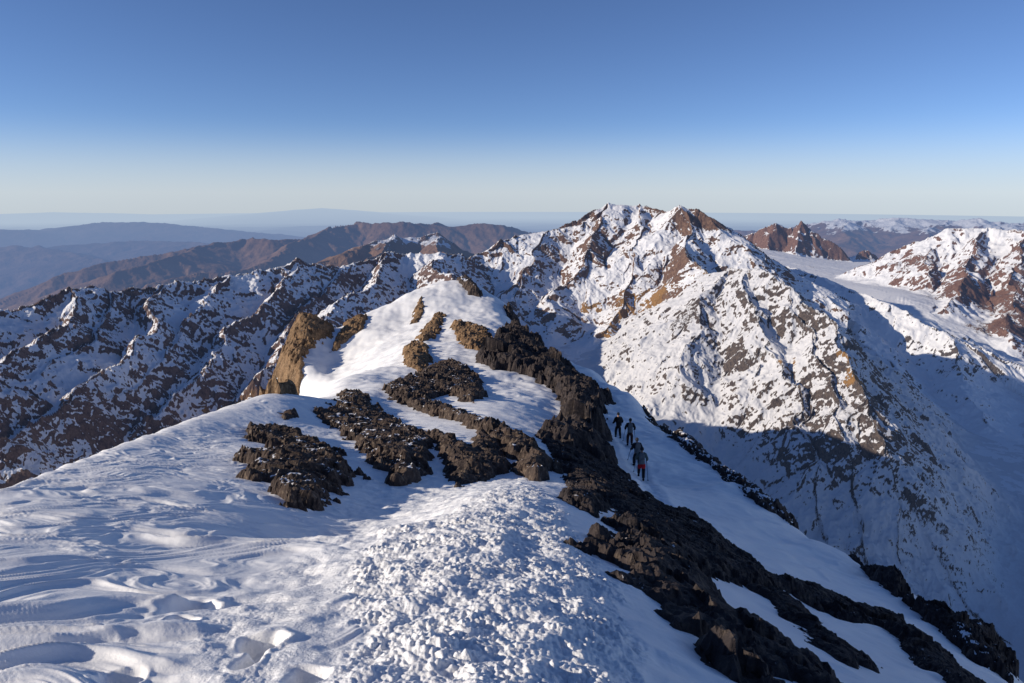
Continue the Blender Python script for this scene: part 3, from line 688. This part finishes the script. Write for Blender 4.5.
def hiker(px, label, jacket, trousers, pack, hatm, h=1.0, yaw=0.0, stride=.16, shorts=None, poles=True, arm=.25, lean=.06, dy=0.0):
    x, y = hit(*px); y += dy
    cs, sn_ = math.cos(yaw), math.sin(yaw)
    def gz(lx, ly): return ground(x + (lx * cs - ly * sn_) * h, y + (lx * sn_ + ly * cs) * h)
    fl, fr = (-.12, stride), (.12, -stride * .6)
    zl, zr = gz(*fl), gz(*fr); z0 = (min(zl, zr) * .6 + max(zl, zr) * .4)
    o = bpy.data.objects.new('person', None); col.objects.link(o); o.location = (x, y, z0); o.rotation_euler[2] = yaw; o.scale = (h, h, h)
    o['label'] = label; o['category'] = 'person'; o['group'] = 'hikers descending the right flank of the ridge'
    dl, dr = (zl - z0) / h, (zr - z0) / h
    hip = (0, 0, .93); ch = (0, lean, 1.28); nk = (0, lean * 1.3, 1.47); hd = (0, lean * 1.6 + .02, 1.63); top = (0, lean * 1.6 + .01, 1.71)
    def leg(sx, f, dz):
        k = (sx * .115, f[1] * .55 + .07, .50 + dz * .5); a = (f[0], f[1] - .02, .10 + dz); t_ = (f[0] * 1.1, f[1] + .15, .045 + dz)
        return (sx * .10, 0, .88), k, a, t_
    L = leg(-1, fl, dl); Rr = leg(1, fr, dr)
    def armp(sx, fwd):
        s_ = (sx * .19, lean * 1.1, 1.40); e_ = (sx * .29, lean - .05 + fwd * .2, 1.14); w_ = (sx * .27, lean + .17 + fwd * .35, 1.00)
        return s_, e_, w_
    AL = armp(-1, arm); AR = armp(1, -arm * .3 + .1)
    chains = [[(hip, .13), ((0, lean * .4, 1.08), .12), (ch, .14), (nk, .055), (hd, (.078, .095)), (top, .06)]]
    for sx, (s_, e_, w_) in ((-1, AL), (1, AR)):
        hnd = (w_[0] - sx * .01, w_[1] + .07, w_[2] - .02)
        chains.append([(ch, .14), (s_, .062), (e_, .045), (w_, .028), (hnd, (.036, .018))])
        for q in range(4):
            b_ = (hnd[0] + sx * (.022 - .015 * q), hnd[1] + .03, hnd[2]); ln = (.034, .04, .037, .028)[q]
            chains.append([(hnd, (.036, .018)), (b_, .009), ((b_[0], b_[1] + ln * .6, b_[2] - .012), .0085), ((b_[0], b_[1] + ln * .5, b_[2] - .042), .008)])
        chains.append([(hnd, (.036, .018)), ((hnd[0] - sx * .04, hnd[1] + .005, hnd[2] - .005), .01), ((hnd[0] - sx * .045, hnd[1] + .035, hnd[2] - .02), .009)])
    for (a, k, f_, t_) in (L, Rr): chains.append([(hip, .13), (a, .088), (k, .058), (f_, .04), (t_, .036)])
    skin('body', chains, C_SKIN, o)
    # face: nose and ears belong to the head, eyes and mouth are slight
    hx, hy, hz_ = hd
    solid('nose', [('ell', (0, hy + .088, hz_ - .005), (.013, .018, .024))], C_SKIN, o)
    solid('mouth', [('ell', (0, hy + .078, hz_ - .05), (.024, .012, .008))], C_SKIN, o)
    for sx in (-1, 1): solid('ear', [('ell', (sx * .08, hy, hz_), (.012, .02, .03))], C_SKIN, o)
    for sx in (-1, 1): solid('eye', [('ell', (sx * .03, hy + .078, hz_ + .015), (.012, .009, .008))], C_HAIR, o)
    solid('beanie', [('ell', (0, hy - .008, hz_ + .045), (.096, .112, .10)), ('ell', (0, hy - .018, hz_ + .005), (.098, .108, .05))], hatm, o)
    jc = [[((0, .0, .79), (.17, .125)), ((0, .0, .88), (.18, .13)), ((0, lean * .4, 1.04), (.165, .12)), (ch, (.20, .145)), ((0, lean * 1.1, 1.42), (.12, .09)), ((nk[0], nk[1], nk[2] + .01), .07)]]
    for s_, e_, w_ in (AL, AR): jc.append([(ch, (.20, .145)), (s_, .10), (e_, .08), (w_, .055)])
    skin('jacket', jc, jacket, o)
    tj = [[((0, 0, .95), (.165, .12)), ((0, 0, .86), (.15, .115))]]
    for (a, k, f_, t_) in (L, Rr): tj.append([((0, 0, .86), (.15, .115)), (a[:2] + (.80,), .118), (k, .094), ((f_[0], f_[1], f_[2] + .05), .076)])
    skin('trousers', tj, trousers, o)
    if shorts:
        sj = [[((0, 0, .98), (.185, .14)), ((0, 0, .86), (.18, .14))]]
        for (a, k, f_, t_) in (L, Rr): sj.append([((0, 0, .86), (.18, .14)), (a[:2] + (.76,), .14), ((a[0] * .4 + k[0] * .6, a[1] * .4 + k[1] * .6, .60), .128)])
        skin('shorts', sj, shorts, o)
    for (a, k, f_, t_), mm in ((L, 0), (Rr, 1)):
        b_ = skin('boot', [[((f_[0], f_[1] - .03, f_[2] + .10), .058), ((f_[0], f_[1] - .02, f_[2] - .03), .06), ((t_[0], t_[1], t_[2] + .01), (.052, .042))]], C_BLACK, o)
    for s_, e_, w_ in (AL, AR):
        solid('glove', [('ell', (w_[0], w_[1] + .055, w_[2] - .02), (.05, .065, .045))], C_BLACK, o)
    bk = solid('backpack', [('box', (0, lean - .215, 1.20), (.31, .20, .50)), ('box', (0, lean - .33, 1.10), (.22, .08, .26)), ('box', (0, lean - .20, 1.47), (.25, .17, .10))], pack, o, .04)
    for sx in (-1, 1):
        skin('shoulder_strap', [[((sx * .11, lean - .12, 1.40), (.028, .012)), ((sx * .12, lean + .02, 1.50), (.028, .012)), ((sx * .12, lean + .15, 1.34), (.028, .012)), ((sx * .14, lean + .10, 1.10), (.02, .01))]], C_DARK, o)
    if poles:
        for sx, (s_, e_, w_) in ((-1, AL), (1, AR)):
            hp = (w_[0], w_[1] + .085, w_[2] + .06); tipx, tipy = w_[0] + sx * .10, w_[1] + .28 * (1 if sx < 0 else -.6)
            tp = (tipx, tipy, (gz(tipx, tipy) - z0) / h)
            pl = skin('trekking_pole', [[(hp, .017), ((hp[0], hp[1], hp[2] - .12), .014), ((hp[0] * .5 + tp[0] * .5, hp[1] * .5 + tp[1] * .5, hp[2] * .5 + tp[2] * .5 - .03), .010), (tp, .007)]], C_METAL, o, 0)
            bsk = solid('basket', [('ell', (tp[0], tp[1], tp[2] + .06), (.045, .045, .008))], C_BLACK, o); bsk.parent = pl
    return o
hiker((618, 437), 'hiker in black clothing with grey pack, farthest down the ridge of the group', C_BLACK, C_BLACK, C_DARK, C_BLACK, 1.0, .15, .14, arm=.1, dy=.0, poles=False)
hiker((629.5, 447), 'hiker in black jacket and maroon trousers wearing a grey pack, second from the far end', C_BLACK, C_MAROON, C_GREY, C_BLACK, 1.03, -.1, .1, arm=.15)
hiker((636.5, 466), 'dark hiker with grey pack half hidden behind the hiker in red shorts', C_DARK, C_BLACK, C_GREY, C_DARK, 1.0, .1, .15, arm=.2)
hiker((641, 476), 'hiker in red shorts over dark leggings with a grey green jacket and poles', C_SAGE, C_BLACK, C_GREY, C_DARK, 1.04, -.15, .2, C_RED)
print('hikers', time.time() - T0)

# =================================================================== SKY, SUN, CAMERA
w = bpy.data.worlds.new('World'); bpy.context.scene.world = w; w.use_nodes = True
nt = w.node_tree; bg = nt.nodes['Background']
sky = nt.nodes.new('ShaderNodeTexSky'); sky.sky_type = 'NISHITA'; sky.sun_disc = False
sky.sun_elevation = SUN_EL; sky.sun_rotation = SUN_AZ
sky.altitude = 3800; sky.air_density = 1.0; sky.dust_density = .1; sky.ozone_density = 3.5
# thin haze lying along the horizon
tc = nt.nodes.new('ShaderNodeTexCoord'); sx = nt.nodes.new('ShaderNodeSeparateXYZ'); nt.links.new(tc.outputs['Generated'], sx.inputs[0])
mr = nt.nodes.new('ShaderNodeMapRange'); mr.interpolation_type = 'SMOOTHERSTEP'; nt.links.new(sx.outputs[2], mr.inputs[0])
for k_, v_ in zip(('From Min', 'From Max', 'To Min', 'To Max'), (-.02, .11, .66, 0.)): mr.inputs[k_].default_value = v_
tint = nt.nodes.new('ShaderNodeMix'); tint.data_type = 'RGBA'; tint.blend_type = 'MULTIPLY'; tint.inputs[0].default_value = 1
nt.links.new(sky.outputs[0], tint.inputs[6]); tint.inputs[7].default_value = (.68, .71, .83, 1)
hz = nt.nodes.new('ShaderNodeMix'); hz.data_type = 'RGBA'; nt.links.new(mr.outputs[0], hz.inputs[0]); nt.links.new(tint.outputs[2], hz.inputs[6]); hz.inputs[7].default_value = (4.4, 4.75, 5.2, 1)
nt.links.new(hz.outputs[2], bg.inputs[0]); bg.inputs[1].default_value = .135
sd = bpy.data.lights.new('sun', 'SUN'); sd.energy = 5.0; sd.angle = math.radians(.53); sd.color = (1, .88, .72)
so = bpy.data.objects.new('sun', sd); col.objects.link(so)
from mathutils import Vector
S = Vector((math.sin(SUN_AZ) * math.cos(SUN_EL), math.cos(SUN_AZ) * math.cos(SUN_EL), math.sin(SUN_EL)))
so.rotation_euler = (-S).to_track_quat('-Z', 'Y').to_euler(); so.location = (0, 0, 50)
cam = bpy.data.cameras.new('camera'); cam.sensor_width = 36; cam.lens = 36 * FPX / 1024
cam.clip_start = .1; cam.clip_end = 600000
co = bpy.data.objects.new('camera', cam); col.objects.link(co); co.rotation_euler = (math.pi / 2 - PITCH, 0, 0)
sc = bpy.context.scene; sc.camera = co
sc.view_settings.view_transform = 'Standard'; sc.view_settings.look = 'None'; sc.view_settings.exposure = 0
sc.cycles.max_bounces = 5; sc.cycles.diffuse_bounces = 3
print('done', time.time() - T0)
